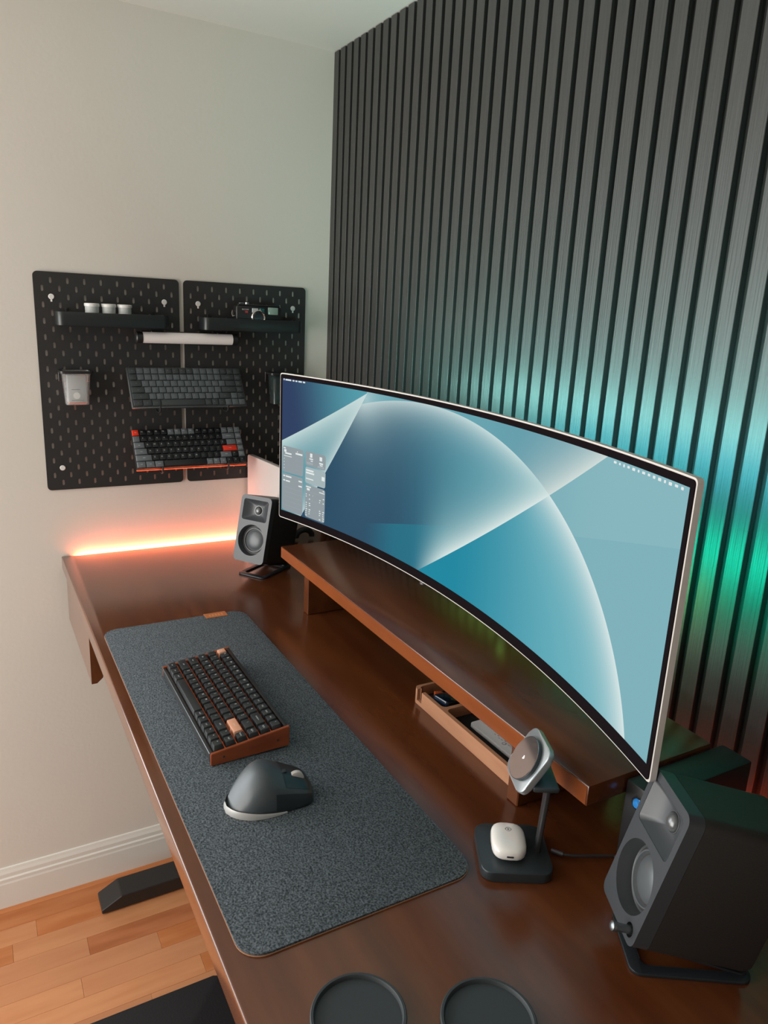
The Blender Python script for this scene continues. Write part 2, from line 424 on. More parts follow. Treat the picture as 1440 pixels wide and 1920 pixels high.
su0, su1, sv0, sv1 = (.0088-.5)*MW, (.9920-.5)*MW, (.058-.5)*MH, (.968-.5)*MH
# display with procedural wallpaper
t = bmesh.new(); uvl = t.loops.layers.uv.new('UVMap'); NU = 96; cols = []
for i in range(NU+1):
    u = su0+(su1-su0)*i/NU; cols.append((u, t.verts.new(ms(u, sv0, -.0016)), t.verts.new(ms(u, sv1, -.0016))))
for a, b in zip(cols, cols[1:]):
    f = t.faces.new([a[1], b[1], b[2], a[2]])
    for l, (u, v) in zip(f.loops, ((a[0], sv0), (b[0], sv0), (b[0], sv1), (a[0], sv1))): l[uvl].uv = ((u+MW/2)/MH, v/MH+.5)
WP = bpy.data.materials.new('teal_wallpaper'); WP.use_nodes = True; E.nt = WP.node_tree; N = WP.node_tree.nodes
N.remove(N['Principled BSDF'])
tc = N.new('ShaderNodeUVMap'); tc.uv_map = 'UVMap'; sx = N.new('ShaderNodeSeparateXYZ'); WP.node_tree.links.new(tc.outputs[0], sx.inputs[0])
U, V = E(sx.outputs[0]), E(sx.outputs[1])
lineA = V - (U*.470+.533)                      # >0 above A
lineB = V - (U*1.36-.277)                      # >0 left/above B
lineD = V - (U*.638-.899)                      # >0 above D
lineE = V - (U*.245-.05)                       # >0 above E
dx = (U-1.50)*(1/1.80); arc = E.op('SQRT', E.op('MAXIMUM', 1-dx*dx, 0.0))*1.17-1.17+.968   # arc height
inside = (arc-V)
# inside field
d_in = inside
base_in = mixc((48, 80, 104), (60, 132, 152), U.sm(1.1, 2.2))
base_in = mixc(base_in, (40, 118, 140), (1-lineE.gt(0))*U.sm(.9, 1.3)*.75)
base_in = mixc(base_in, (66, 142, 158), U.sm(2.0, 3.0)*.7)
radial = 1-(E.op('SQRT', E.op('MAXIMUM', dx*dx+((V-(.968-1.17))*(1/1.17))*((V-(.968-1.17))*(1/1.17)), 0.0)))
g_arc = (radial.falloff(17)*.8+radial.falloff(6)*.22)*U.sm(.6, .9)
c_in = mixc(base_in, (112, 172, 184), radial.falloff(5)*U.sm(.5, 1.0)*(U.sm(1.0, 2.7)*.45+.40))
c_in = mixc(c_in, (216, 230, 228), radial.falloff(20)*U.sm(.6, .9)*(U.sm(1.2, 2.7)*.3+.66))
# band above D, inside arc
gD = lineD.falloff(8.5)*lineD.gt(0)*U.sm(1.42, 1.9)
c_in = mixc(c_in, (128, 184, 190), lineD.falloff(4.5)*lineD.gt(0)*U.sm(1.40, 1.75)*.85)
c_in = mixc(c_in, (220, 232, 229), lineD.falloff(13)*lineD.gt(0)*U.sm(1.45, 1.8)*.95)
# below D inside arc
below = mixc((36, 136, 160), (98, 172, 186), U.sm(1.75, 3.0))
below = mixc(below, (134, 190, 198), radial.falloff(6)*.7*U.sm(1.9, 2.7))
below = mixc(below, (218, 231, 230), radial.falloff(20)*.95*U.sm(2.25, 2.5))
isb = (1-lineD.gt(0))*U.gt(1.50)
c_in = mixc(c_in, below, isb)
# outside arc right
outR = mixc((104, 164, 176), (136, 182, 190), U.sm(1.8, 3.1))
outR = mixc(outR, (118, 172, 184), (1-lineE.gt(0))*.45)
tipw = lineD.gt(0)*U.sm(1.8, 2.4)*U.lt(2.93)
outR2 = mixc((98, 156, 170), (208, 220, 216), lineD.falloff(8.5)*U.sm(2.0, 2.5))
outR = mixc(outR, outR2, tipw)
col = mixc(outR, c_in, inside.gt(0))
# left wedge
wedge = mixc((52, 136, 152), (200, 220, 218), (-1*lineA).falloff(9) if False else (0-lineA).falloff(7.0)*.9)
wedge = mixc(wedge, (206, 222, 220), lineB.falloff(9.0)*.75)
isw = (1-lineA.gt(0))*lineB.gt(0)*U.lt(.93)
left_dark = mixc((50, 66, 98), (86, 158, 172), (U+(V-.8)*.25).sm(.10, .98))
isl = lineA.gt(0)*U.lt(.905)
col = mixc(col, wedge, isw); col = mixc(col, left_dark, isl)
# bright cusp near the arc start
cus = E.op('SQRT', (U-.90)*(U-.90)+(V-.93)*(V-.93))
col = mixc(col, (200, 220, 220), cus.falloff(9)*.55*(1-isl))
low = mixc(col, (46, 60, 84), (V-(U*.02)).sm(.03, -.2)*0.4)
em = N.new('ShaderNodeEmission'); WP.node_tree.links.new(low, em.inputs[0]); em.inputs[1].default_value = 1.0
WP.node_tree.links.new(em.outputs[0], N['Material Output'].inputs[0])
dsp = ob('display', t, WP, mon); dsp['label'] = 'lit screen with sweeping white arcs on teal'
def scr_patch(u0, v0, u1, v1, off, bm=None, rad=0., shear=0.):
    """rounded patch in screen fractions"""
    t = bmesh.new(); a0, a1 = (u0-.5)*MW, (u1-.5)*MW; b0, b1 = (v0-.5)*MH, (v1-.5)*MH
    rad = min(rad, abs(b1-b0)/2*.98, abs(a1-a0)/2*.98)
    pts = rrect(a1-a0, b1-b0, max(rad, 1e-5), 4, (a0+a1)/2, (b0+b1)/2) if rad else [(a1, b1), (a0, b1), (a0, b0), (a1, b0)]
    t.faces.new([t.verts.new(ms(x, y, off)) for x, y in pts])
    return merge(bm or bmesh.new(), t)
def wid(u0, v0, u1, v1, m=WIDG):
    return ob('widget', scr_patch(u0, v0, u1, v1, -.0020, rad=.006), m, dsp)
def bars(lst, m, off=-.0023):
    b = bmesh.new()
    for q in lst: scr_patch(*q, off, bm=b, rad=.0008)
    return b
wid(.0115, .335, .0775, .515); wid(.0115, .065, .0775, .325)
wid(.0845, .420, .1478, .5175); wid(.0845, .302, .1485, .412, WIDL); wid(.0855, .068, .1485, .292)
wl = [(.015, .497, .022, .505), (.017, .474, .024, .492), (.020, .462, .046, .472), (.048, .490, .060, .497), (.048, .474, .075, .485), (.016, .446, .047, .450)]
wl += [(.0165, .425-.022*k, .0185, .430-.022*k) for k in range(4)]+[(.046, .428-.0155*k, .050, .434-.0155*k) for k in range(6)]
wl += [(.015, .303, .021, .312), (.023, .302, .047, .312), (.064, .292, .075, .301), (.015, .272, .021, .281), (.023, .271, .040, .280), (.064, .258, .075, .267)]
wl += [(.099, .480, .106, .507), (.097, .466, .109, .474), (.101, .454, .109, .460), (.129, .474, .137, .500), (.128, .452, .140, .462), (.130, .442, .139, .448)]
wl += [(.087, .385, .112, .396), (.087, .368, .116, .379), (.087, .330, .114, .337), (.137, .348, .146, .375)]
wl += [(.088, .275, .104, .283), (.091, .255, .1, .270), (.130, .262, .147, .268), (.141, .276, .146, .282)]
for j in range(12):
    for i, x in enumerate((.088, .098, .110, .120, .131, .142)):
        if j in (0, 4) or (i, j) in ((3, 5), (4, 6)): continue
        if random.random() < .78: wl.append((x, .238-.0145*j, x+.0028+random.random()*.003, .244-.0145*j))
tag(ob('widget_marks', bars(wl, WIDW), WIDW, dsp), kind='stuff')
wf_ = [(.089, .432, .110, .446), (.121, .427, .144, .440), (.018, .3345+.0, .0182, .335)]+[(.02, .23-.032*k, .075, .2312-.032*k) for k in range(5)]+[(.048, .46-.0155*k*2, .076, .4608-.0155*k*2) for k in range(4)]+[(.088, .247, .147, .248), (.088, .190, .147, .191)]
tag(ob('widget_lines', bars(wf_, WIDF), WIDF, dsp), kind='stuff')
mb = [(.0125, .955, .0155, .966), (.018, .955, .036, .9645), (.040, .955, .046, .964), (.049, .955, .055, .964), (.058, .955, .069, .964), (.072, .955, .079, .964)]
x = .868
while x < .985:
    wd = random.choice((.003, .005, .004)); mb.append((x, .952+random.random()*.002, x+wd, .962)); x += wd+.0045
tag(ob('menu_bar_marks', bars(mb, WIDW), WIDW, dsp), kind='stuff')
ob('joystick_button', lathe([(0, 0), (.008, 0), (.009, -.004), (0, -.005)], 20, M=Matrix.Translation(ms(-.06, -MH/2, .006))), BLACKP, mon, True)
# glowing bars on the back of the monitor
ml = ob('rear_light_bar', cslab(-.15, .50, .085, .115, .0345, .0375, 24), LEDT, mon); ml['label'] = 'teal glowing light bar on the back'
mg = ob('rear_light_bar', cslab(-.15, .45, -.11, -.085, .0345, .0375, 24), LEDG, mon); mg['label'] = 'green glowing light bar on the back'
area('rear_glow_teal', (1.12, -.185, 1.585), (.0, .30, .32), 1.15, .03, 6.8, (.32, .80, .73))
area('rear_glow_blue', (1.28, -.175, 1.53), (.0, 1, .1), .80, .04, 2.2, (.0, .48, .62), 120)
area('rear_glow_green', (1.40, -.175, 1.39), (.1, 1, .04), .55, .05, 1.6, (.0, .80, .46), 90)
area('rear_glow_lime', (1.02, -.150, 1.31), (.0, 1, -.12), .62, .04, 1.5, (.38, .85, .12), 110)
# arm behind the monitor
ar = empty('monitor_mount', (1.0488, -.062, DZ), 'black monitor mount post standing behind the curved monitor', 'mount')
ob('clamp_base', box((-.045, -.035, 0), (.045, .035, .012), .003), BLACKM, ar, True)
ob('pole', lathe([(0, .012), (.018, .012), (.018, .40), (0, .40)], 24), BLACKM, ar, True)
ob('arm_link', box((-.02, -.145, .345), (.02, 0, .39), .008), BLACKM, ar, True)

# ------------------------------------------------------------------ speakers
def speaker(name, fx, fy, fz, yaw, W, H, D, label, knob):
    tilt = R(14.1)
    s = empty(name, (fx, fy, fz), label, 'speaker', yaw, 'small desktop speakers on tilted stands'); s.rotation_euler = Euler((-tilt, 0, yaw), 'XYZ')
    # local: x right, y back, z up; origin at front-bottom centre
    r = .011
    def face(pts, y): return [(x, y, z) for x, z in pts]
    # body
    t = bmesh.new(); o = rrect(W, H, r, 5, 0, H/2)
    secs = [(0.0185, 1.), (D-.008, 1.), (D, .965)]
    rings = [[t.verts.new((x*k, y, H/2+(z-H/2)*k)) for x, z in o] for y, k in secs]
    n = len(o)
    for a, b in zip(rings, rings[1:]):
        for i in range(n): t.faces.new([a[i], a[(i+1) % n], b[(i+1) % n], b[i]])
    t.faces.new(rings[0]); t.faces.new(rings[-1]); ob('cabinet', t, SATIN, s, True)
    # front baffle with a square horn opening and a round woofer opening
    HW, HH, HC = W*.82, H*.315, H*.785; WR, WC = W*.425, H*.335
    NN = 48
    horn = rrect(HW, HH, .006, 11, 0, HC)
    circ = [(WR*math.cos(2*PI*i/NN), WC+WR*math.sin(2*PI*i/NN)) for i in range(NN)]
    holes = [horn, circ]
    if knob: kh = [(W*.33+.0078*math.cos(2*PI*i/16), H*.078+.0078*math.sin(2*PI*i/16)) for i in range(16)]; holes.append(kh)
    Mx = Matrix(((1, 0, 0, 0), (0, 0, 1, 0), (0, 1, 0, 0), (0, 0, 0, 1)))   # (x,y,z)->(x, z->y, y->z)
    b = prism(o, 0, .018, 0, holes); b.transform(Mx)
    ob('baffle', b, BAFFLE, s, True)
    # horn funnel: rounded rectangle to circle
    t = bmesh.new(); tr = W*.135
    rings = []
    a0 = math.atan2(horn[0][1]-HC, horn[0][0])
    for k in range(7):
        f = k/6; ff = f
        ring = []
        for i, (x, z) in enumerate(horn):
            a = math.atan2((z-HC)/HH, x/HW); cx, cz = tr*math.cos(a), HC+tr*math.sin(a)
            ring.append(t.verts.new((x+(cx-x)*ff, .0005+.0155*math.sin(f*PI/2)**1.0, z+(cz-z)*ff)))
        rings.append(ring)
    for a, b in zip(rings, rings[1:]):
        for i in range(len(a)): t.faces.new([a[i], a[(i+1) % len(a)], b[(i+1) % len(a)], b[i]])
    ob('horn', t, BAFFLE, s, 'all')
    Fm = lambda cz, y: Matrix.Translation((0, y, cz)) @ Matrix.Rotation(R(90), 4, 'X')   # local z -> -y (towards the front)
    tw = ob('tweeter', lathe([(tr*1.02, -.001), (tr*.98, .0005), (tr*.90, .0005), (tr*.86, -.0005)]+[(tr*.84*math.cos(a), -.0005+tr*.62*math.sin(a)) for a in [R(x) for x in range(0, 91, 10)]], 32, M=Fm(HC, .0155)), DOME, s, True)
    tw['label'] = 'shiny tweeter dome'
    ob('woofer_recess', lathe([(WR, 0), (WR*.985, -.004), (WR*.93, -.017), (WR*.78, -.0205)], 48, M=Fm(WC, .0004)), SURR, s, True)
    wo = ob('woofer', lathe([(WR*.80, 0), (WR*.80, .004), (WR*.775, .0058), (WR*.735, .0058), (WR*.71, .0035), (WR*.68, .0015), (WR*.655, .0020), (WR*.60, .0040), (WR*.50, .0062), (WR*.36, .0080), (WR*.20, .0090), (0, .0094)], 48, M=Fm(WC, .0208)), CONE, s, True)
    wo['label'] = 'grey woofer cone with raised ring'
    if knob:
        ob('knob_recess', lathe([(.0078, 0), (.0074, -.006), (0, -.006)], 24, M=Matrix.Translation((W*.33, .0, H*.078)) @ Matrix.Rotation(R(90), 4, 'X')), ALUD, s, True)
        k = ob('volume_knob', lathe([(.0050, -.005), (.0044, .004), (.0044, .0135), (.0054, .0150), (.0058, .0175), (.0052, .0205), (.003, .0220), (0, .0223)], 24, M=Matrix.Translation((W*.33, .0, H*.078)) @ Matrix.Rotation(R(90), 4, 'X')), ALU, s, True)
        k['label'] = 'protruding metal volume knob'
    return s
def stand(fx, fy, yaw, W, label, D=.132):
    # origin: midpoint of the front edge of the base on the desk
    s = empty('speaker_stand', (fx, fy, DZ), label, 'speaker stand', yaw, 'black metal stands under the speakers')
    o = rrect(W, D, .012, 5, 0, D/2); h = rrect(W-.026, D-.030, .008, 5, 0, D/2)
    ob('base_frame', prism(o, .0004, .0045, .0008, [h]), STANDM, s, True)
    # tilted cradle rising to the front
    M = Matrix.Translation((0, D-.004, .0055)) @ Matrix.Rotation(R(-14.1), 4, 'X')
    c = prism(rrect(W-.01, .105, .010, 5, 0, -.0525), 0, .0028, .0006, [rrect(W-.034, .078, .006, 5, 0, -.0525)]); c.transform(M)
    ob('cradle', c, STANDM, s, True)
    return s
LS = (.3547, -.3746, 1.1125, .5802, .0956, .1736, .1385)
RSp = (1.6486, -.3887, 1.1125, -.4712, .0925, .1690, .1385)
speaker('desktop_speaker', LS[0], LS[1], LS[2]+.003, LS[3], *LS[4:], 'small black speaker by the left wall, half behind the monitor edge', False)
speaker('desktop_speaker', RSp[0], RSp[1], RSp[2]+.003, RSp[3], *RSp[4:], 'nearer black speaker at the right end of the desk with a volume knob', True)
stand(.3455, -.3636, .5802, .086, 'black bent-metal stand tilting the left speaker')
stand(1.6455, -.3700, -.56, .092, 'black bent-metal stand tilting the right speaker')

# ------------------------------------------------------------------ slab standing behind the left speaker, slim box right of the riser
sb = tag(ob('slim_panel', prism(rrect(.222, .262, .010, 4, .111, .131), -.008, .008, .002), SLABM, smooth=True, loc=(.013, -.2495, DZ+.0005), rot=(R(90), 0, R(4.95))), 'pale upright slab with pinkish glow behind the left speaker', 'panel')
bx = empty('docking_box', (1.5645, -.27, DZ), 'slim upright black box with a blue round button right of the riser', 'electronic device')
ob('casing', box((-.0235, 0, .0), (.0235, .19, .120), .003), BLACKP, bx, True)
ob('button_ring', lathe([(.0072, 0), (.0095, 0), (.0095, .0022), (.0072, .0022), (.0072, 0)], 28, M=Matrix.Translation((0, -.0002, .098)) @ Matrix.Rotation(R(90), 4, 'X')), CHROME, bx, True)
ob('button', lathe([(.0070, 0), (.0066, .003), (.0045, .0055), (0, .0066)], 24, M=Matrix.Translation((0, -.0002, .098)) @ Matrix.Rotation(R(90), 4, 'X')), BLUEL, bx, True)['label'] = 'blue domed button'

lp = tube([(.085, -.1+.026*math.cos(R(a)), DZ+.0100+.020*math.sin(R(a))) for a in range(-8, 189, 14)], .0088, 12)
tag(ob('cable_loop', lp, CABLE, smooth=True), 'thick black cable loop standing on the desk behind the left speaker', 'cable')
# ------------------------------------------------------------------ desk mat
dm = empty('desk_mat', (1.02, -.61, DZ), 'long charcoal felt desk mat with cork underside under the keyboard', 'desk mat')
mp_ = rrect(.928, .309, .030, 8)
ob('cork_base', prism([(x*1.0015, y*1.003) for x, y in mp_], .0003, .0014), CORK, dm)
ob('felt_top', prism(mp_, .0014, .0042, .0006), FELT, dm, True)
lt = ob('leather_tag', box((-.467, .064, .0043), (-.443, .114, .0052), .0003, 1, bm=box((-.4685, .064, .0004), (-.467, .114, .0052))), LEATH, dm); lt['label'] = 'tan leather tag folded over the left edge'
tx = bmesh.new()
for k in range(5): box((-.460, .073+.007*k, .0052), (-.450, .077+.007*k, .0053), bm=tx)
ob('tag_emboss', tx, mat('embossed_leather', (.60, .24, .10), .6), lt)

# ------------------------------------------------------------------ keyboards
U1 = .01905
def layout():
    r0 = [(1, 'Esc')]+[(1, 'F%d' % k) for k in range(1, 13)]+[(1, 'PrtSc'), (1, 'Del'), (1, '*')]
    r1 = [(1, c) for c in '`1234567890-=']+[(2, 'backspace'), (1, 'PgUp')]
    r2 = [(1.5, 'tab')]+[(1, c) for c in 'QWERTYUIOP[]']+[(1.5, '\\'), (1, 'PgDn')]
    r3 = [(1.75, 'caps')]+[(1, c) for c in "ASDFGHJKL;'"]+[(2.25, 'enter'), (1, 'Home')]
    r4 = [(2.25, 'shift')]+[(1, c) for c in 'ZXCVBNM,./']+[(1.75, 'shift'), (1, '^'), (1, 'End')]
    r5 = [(1.25, 'ctrl'), (1.25, 'opt'), (1.25, 'cmd'), (6.25, ''), (1, 'cmd'), (1, 'fn'), (1, 'ctrl'), (1, '<'), (1, 'v'), (1, '>')]
    return [r5, r4, r3, r2, r1, r0]
kc = {}
def keycap(w, style, m):
    key = (w, style, m.name)
    if key not in kc:
        W = w*U1
        if style == 'tall': b0x, b0y, t0x, t0y, h, bev = W-.0013, .0173, W-.0050, .0134, .0088, .0014
        elif style == 'dome': b0x, b0y, t0x, t0y, h, bev = W-.0016, .0172, W-.0036, .0150, .0042, .0008
        else: b0x, b0y, t0x, t0y, h, bev = W-.0016, .0170, W-.0026, .0160, .0038, .0006
        t = bmesh.new(); bmesh.ops.create_cube(t, size=1)
        for v in t.verts:
            top = v.co.z > 0
            v.co = Vector((math.copysign((t0x if top else b0x)/2, v.co.x), math.copysign((t0y if top else b0y)/2, v.co.y), h if top else 0))
        bmesh.ops.bevel(t, geom=[e for e in t.edges if e.verts[0].co.z > 1e-4 or e.verts[1].co.z > 1e-4], offset=bev, segments=2, profile=.6, affect='EDGES')
        bmesh.ops.recalc_face_normals(t, faces=t.faces)
        me = bpy.data.meshes.new('key'); t.to_mesh(me); t.free(); me.materials.append(m)
        for p in me.polygons: p.use_smooth = True
        me.set_sharp_from_angle(angle=R(40)); kc[key] = (me, h)
    return kc[key]
def keys(root, y0, x0, z0, style, colour, legm, leg_size, M=None, dy=U1, tiltrows=True):
    """keys in the root's local frame; y towards the back"""
    txt = bmesh.new(); n = 0
    for ri, row in enumerate(layout()):
        x = x0
        for ki, (w, s) in enumerate(row):
            c = colour(ri, ki, len(row), w, s); me, h = keycap(w, style, c[0])
            cx, cy = x+w*U1/2, y0+(ri+.5)*dy
            o = link('key', me, root, (cx, cy, z0))
            if c[1]: o['label'] = c[1]
            if s:
                sz = leg_size*(1.15 if len(s) == 1 else .8)
                sx_ = -(w-1)*U1*.18 if style != 'tall' else 0
                text_mesh(s, sz, Matrix.Translation((cx+sx_*0-(.002 if len(s) == 1 else 0), cy+.001, z0+h+.00012)), txt)
            x += w*U1
    ob('key_legends', txt, legm, root)
# keyboard on the mat
TK = math.atan2(.0171, .1277)
kb = empty('mechanical_keyboard', (.808, -.6955, DZ+.0047), 'charcoal mechanical keyboard with rosewood sides and salmon keys on the mat', 'keyboard')
KL, KD = .3183, .1277
ci = bmesh.new()
pf = [(0.003, 0), (KD-.003, 0.004), (KD, .018), (KD, .0300), (.0, .0158), (0, .004)]
a_ = [ci.verts.new((.0062, y, z)) for y, z in pf]; b_ = [ci.verts.new((KL-.0062, y, z)) for y, z in pf]
ci.faces.new(a_); ci.faces.new(b_)
for i in range(6): ci.faces.new([a_[i], a_[(i+1) % 6], b_[(i+1) % 6], b_[i]])
ob('case', ci, BLACKP, kb)
for x in (0, KL-.006):
    sd = bmesh.new(); pf2 = [(0, 0), (KD, .003), (KD, .0372), (0, .0198)]
    a_ = [sd.verts.new((x, y, z)) for y, z in pf2]; b_ = [sd.verts.new((x+.006, y, z)) for y, z in pf2]
    sd.faces.new(a_); sd.faces.new(b_)
    for i in range(4): sd.faces.new([a_[i], a_[(i+1) % 4], b_[(i+1) % 4], b_[i]])
    bmesh.ops.bevel(sd, geom=sd.edges[:], offset=.0008, segments=2, affect='EDGES')
    so = ob('wooden_side', sd, KWOOD, kb, True); so['label'] = 'reddish rosewood side panel'
    if x: 
        for y in (.020, KD-.020): ob('screw', lathe([(0, .0003), (.0018, .0003), (.0018, -.0005), (0, -.0005)], 12, M=Matrix.Translation((KL+.0001, y, .0105+y*.06)) @ Matrix.Rotation(R(90), 4, 'Y')), ALUD, so)
deck = ob('switch_plate', box((.0072, .0085, -.001), (KL-.0072, KD-.010, 0.0)), COPPER_GLOW, kb, loc=(0, 0, .0172), rot=(TK*.83, 0, 0)); deck['label'] = 'copper-orange plate with a faint added glow between the keys'
ob('front_rail', box((.0062, -.0006, .004), (KL-.0062, .0045, .0188), .0006), ALUD, kb, True)
rl = ob('front_rail_highlight', box((.0062, -.0010, .0170), (KL-.0062, .0006, .0190), .0004, 1), ALU, kb, True); rl['label'] = 'silver highlight line along the front edge'  # silver strip added as the highlight on the dark front rail
ob('rear_rail', box((.0062, KD-.0075, .022), (KL-.0062, KD-.0005, .0365), .001), BLACKP, kb, True)
def col_main(ri, ki, n, w, s):
    if s in ('Esc', 'enter'): return KEYS, 'salmon %s key' % s.lower()
    return KEYD, None
# keys parented to the plate so they follow its slope
kroot = deck
def keys_flat(root_kb, y0, x0, z0, style, colour, legm, size, slope):
    """keys as direct parts of the keyboard, laid on a sloping deck"""
    txt = bmesh.new(); S = Matrix.Rotation(slope, 4, 'X')
    for ri, row in enumerate(layout()):
        x = x0
        for ki, (w, s) in enumerate(row):
            m_, lab = colour(ri, ki, len(row), w, s); me, h = keycap(w, style, m_)
            cx, cy = x+w*U1/2, (ri+.5)*U1
            p = Vector((cx, y0, z0)) + S.to_3x3() @ Vector((0, cy, 0))
            o = link('key', me, root_kb, p, (slope, 0, 0))
            if lab: o['label'] = lab
            if s:
                sz = size*(1.0 if len(s) <= 2 else .72)
                if s == 'backspace': sz *= .9
                text_mesh(s, sz, Matrix.Translation(p) @ S @ Matrix.Translation((-(.0 if len(s) > 2 else .0022), .0012 if len(s) <= 2 else 0, h+.0001)), txt)
            x += w*U1
    ob('key_legends', txt, legm, root_kb)
keys_flat(kb, .0055, .0068, .0192, 'tall', col_main, LEGW, .0052, TK*.83)

def wall_keyboard(name, y0, ztop, xtop, zbot, xbot, L, label, style):
    """keyboard leaning on the pegboard; local x -> world +y, local y (towards back row) -> up"""
    up = Vector((xtop-xbot, 0, ztop-zbot)); D = up.length; up.normalize(); ux = Vector((0, 1, 0)); nz = ux.cross(up)
    k = bpy.data.objects.new(name, None); COL.objects.link(k); k.empty_display_size = .02
    k.matrix_world = Matrix(((ux.x, up.x, nz.x, xbot), (ux.y, up.y, nz.y, y0), (ux.z, up.z, nz.z, zbot), (0, 0, 0, 1)))
    tag(k, label, 'keyboard', 'keyboards displayed on the pegboards')
    T = .006
    x0 = (L-16*U1)/2
    if style == 'grey':
        ob('case', box((0, 0, -.008), (L, D, -.0002), .002), ALU, k, True)
        ob('top_plate', box((.002, .002, -.0002), (L-.002, D-.002, .0006), .0002, 1), KEYG2, k)
        def c(ri, ki, n, w, s):
            if ri == 5: return (KEYG if ki in (1, 2, 3, 4, 9, 10, 11, 12) else KEYG2), None
            if ri == 0: return (KEYG2 if ki < 3 or ki in (4, 5, 6) else (KEYG2 if ki == 3 else KEYG)), None
            if ki == n-1 or (w > 1): return KEYG2, None
            if ri == 4 and ki == 0: return KEYG2, None
            return KEYG, None
        keys_flat(k, (D-6*U1)/2, x0, .0006, 'flat', c, LEGG, .0045, 0)
    else:
        ob('case', box((0, .001, -.012), (L, D, -.0002), .002), BLACKP, k, True)
        bs = ob('orange_rim', box((0, -.0010, -.0115), (L, .0012, -.0060), .0003, 1), ORANGE, k); bs['label'] = 'orange strip along the lower edge'
        ob('top_plate', box((.002, .002, -.0002), (L-.002, D-.002, .0006), .0002, 1), KEYK, k)
        def c(ri, ki, n, w, s):
            if s in ('Esc', 'enter'): return KEYR, 'bright red %s key' % s.lower()
            if ri == 5: return (KEYB if ki in (5, 6, 7, 8) or ki > 12 else KEYK), None
            if ri == 0: return (KEYB if ki < 3 or ki in (4, 5, 6) else KEYK), None
            if w > 1 or ki == n-1 or (ri == 4 and ki == 0): return KEYB, None
            return KEYK, None
        keys_flat(k, (D-6*U1)/2+.001, x0, .0006, 'dome', c, LEGW, .0058, 0)
    return k
wall_keyboard('low_profile_keyboard', -.5975, 1.5860, .020, 1.4850, .088, .3145, 'slim all-grey keyboard on the upper pegboard hooks', 'grey')
wall_keyboard('low_profile_keyboard', -.5915, 1.4160, .020, 1.3200, .088, .3070, 'black keyboard with slate keys and two red keys on the pegboard', 'red')
for yy, zz, lab in ((-.528, 1.4835, 'left hook under the grey wall keyboard'), (-.343, 1.4835, 'right hook under the grey wall keyboard'), (-.526, 1.3185, 'left hook under the black and red wall keyboard'), (-.343, 1.3185, 'right hook under the black and red wall keyboard')):
    h = tube([(.014, yy, zz+.045), (.022, yy, zz+.030), (.060, yy, zz-.012), (.088, yy, zz-.0125), (.102, yy, zz-.006), (.104, yy, zz+.008)], .0024, 8)
    box((.0135, yy-.004, zz+.034), (.019, yy+.004, zz+.056), .001, 1, h)
    tag(ob('pegboard_hook', h, BLACKP, smooth=True), 'black wire '+lab, 'hook', 'hooks holding the wall keyboards')

# ------------------------------------------------------------------ pegboards
PX, PT = .0030, .0022       # back face, thickness
pbm = bmesh.new()
outer = rrect(.36, .56, .011, 5, .18, .28)
slots = []; mounts = [(.04, .50), (.32, .50), (.04, .06), (.32, .06)]
for j in range(27):
    z = .54-.02*j; ysl = [.04*(i+1) for i in range(8)] if j % 2 == 0 else [.02+.04*i for i in range(9)]
    for y in ysl:
        if any(abs(y-a) < .005 and abs(z-b) < .005 for a, b in mounts): continue
        slots.append([(y+.0029*math.cos(R(a)), z+(.005 if a <= 180 else -.005)+.0029*math.sin(R(a))) for a in (0, 60, 120, 180, 181, 240, 300, 359.9)])
prism(outer, 0, PT, 0, slots, pbm)
pbm.transform(Matrix(((0, 0, 1, 0), (1, 0, 0, 0), (0, 1, 0, 0), (0, 0, 0, 1))))
pme = bpy.data.meshes.new('panel'); bmesh.ops.recalc_face_normals(pbm, faces=pbm.faces); pbm.to_mesh(pme); pbm.free(); pme.materials.append(PEG)
PYL, PZ0 = -.8074, 1.2580
for k, lab in enumerate(('black slotted pegboard nearest the room, left of the two', 'black slotted pegboard next to the slatted wall')):
    y0 = PYL+k*.3717
    pg = empty('pegboard', (PX, y0, PZ0), lab, 'pegboard', 0, 'pegboards on the left wall')
    link('panel', pme, pg)
    for a, b in mounts:
        mt = lathe([(0, 0), (.0070, 0), (.0070, .001), (.0062, .0018), (0, .0018)], 20, M=Matrix.Translation((PT, a, b)) @ Matrix.Rotation(R(90), 4, 'Y'))
        if b > .3: box((PT, a-.0022, b-.0125), (PT+.0012, a+.0022, b-.005), .0005, 1, mt)
        ob('screw_cover', mt, WHITEP, pg, True)
    for a, b in mounts: ob('wall_spacer', lathe([(0, -PX), (.006, -PX), (.006, 0), (0, 0)], 12, M=Matrix.Translation((0, a, b)) @ Matrix.Rotation(R(90), 4, 'Y')), BLACKP, pg)

def wall_tray(y0, y1, label):
    z0, z1 = 1.6905, 1.7235; xd = .074
    s = empty('pegboard_shelf', (PX+PT, (y0+y1)/2, z0), label, 'wall shelf', 0, 'small trays hooked on the pegboards')
    W = y1-y0; D = xd-(PX+PT)-.001
    o = [(x+.001+D/2, y) for x, y in rrect(D, W, .016, 6)]; i_ = [(x+.001+D/2, y) for x, y in rrect(D-.004, W-.004, .014, 6)]
    ob('rim', prism(o, 0, z1-z0, .0005, [i_]), SHELF, s, True)
    ob('floor_plate', prism([(x, y) for x, y in i_], .001, .003), SHELF, s)
    for y in (-W/2+.03, W/2-.03): ob('mounting_hook', box((-.003, y-.003, .020), (.004, y+.003, .042), .001), BLACKP, s)
    return z0+.003
tz = wall_tray(-.764, -.4895, 'black tray shelf holding three small white pots')
wall_tray(-.3985, -.1110, 'black tray shelf holding a compact camera')
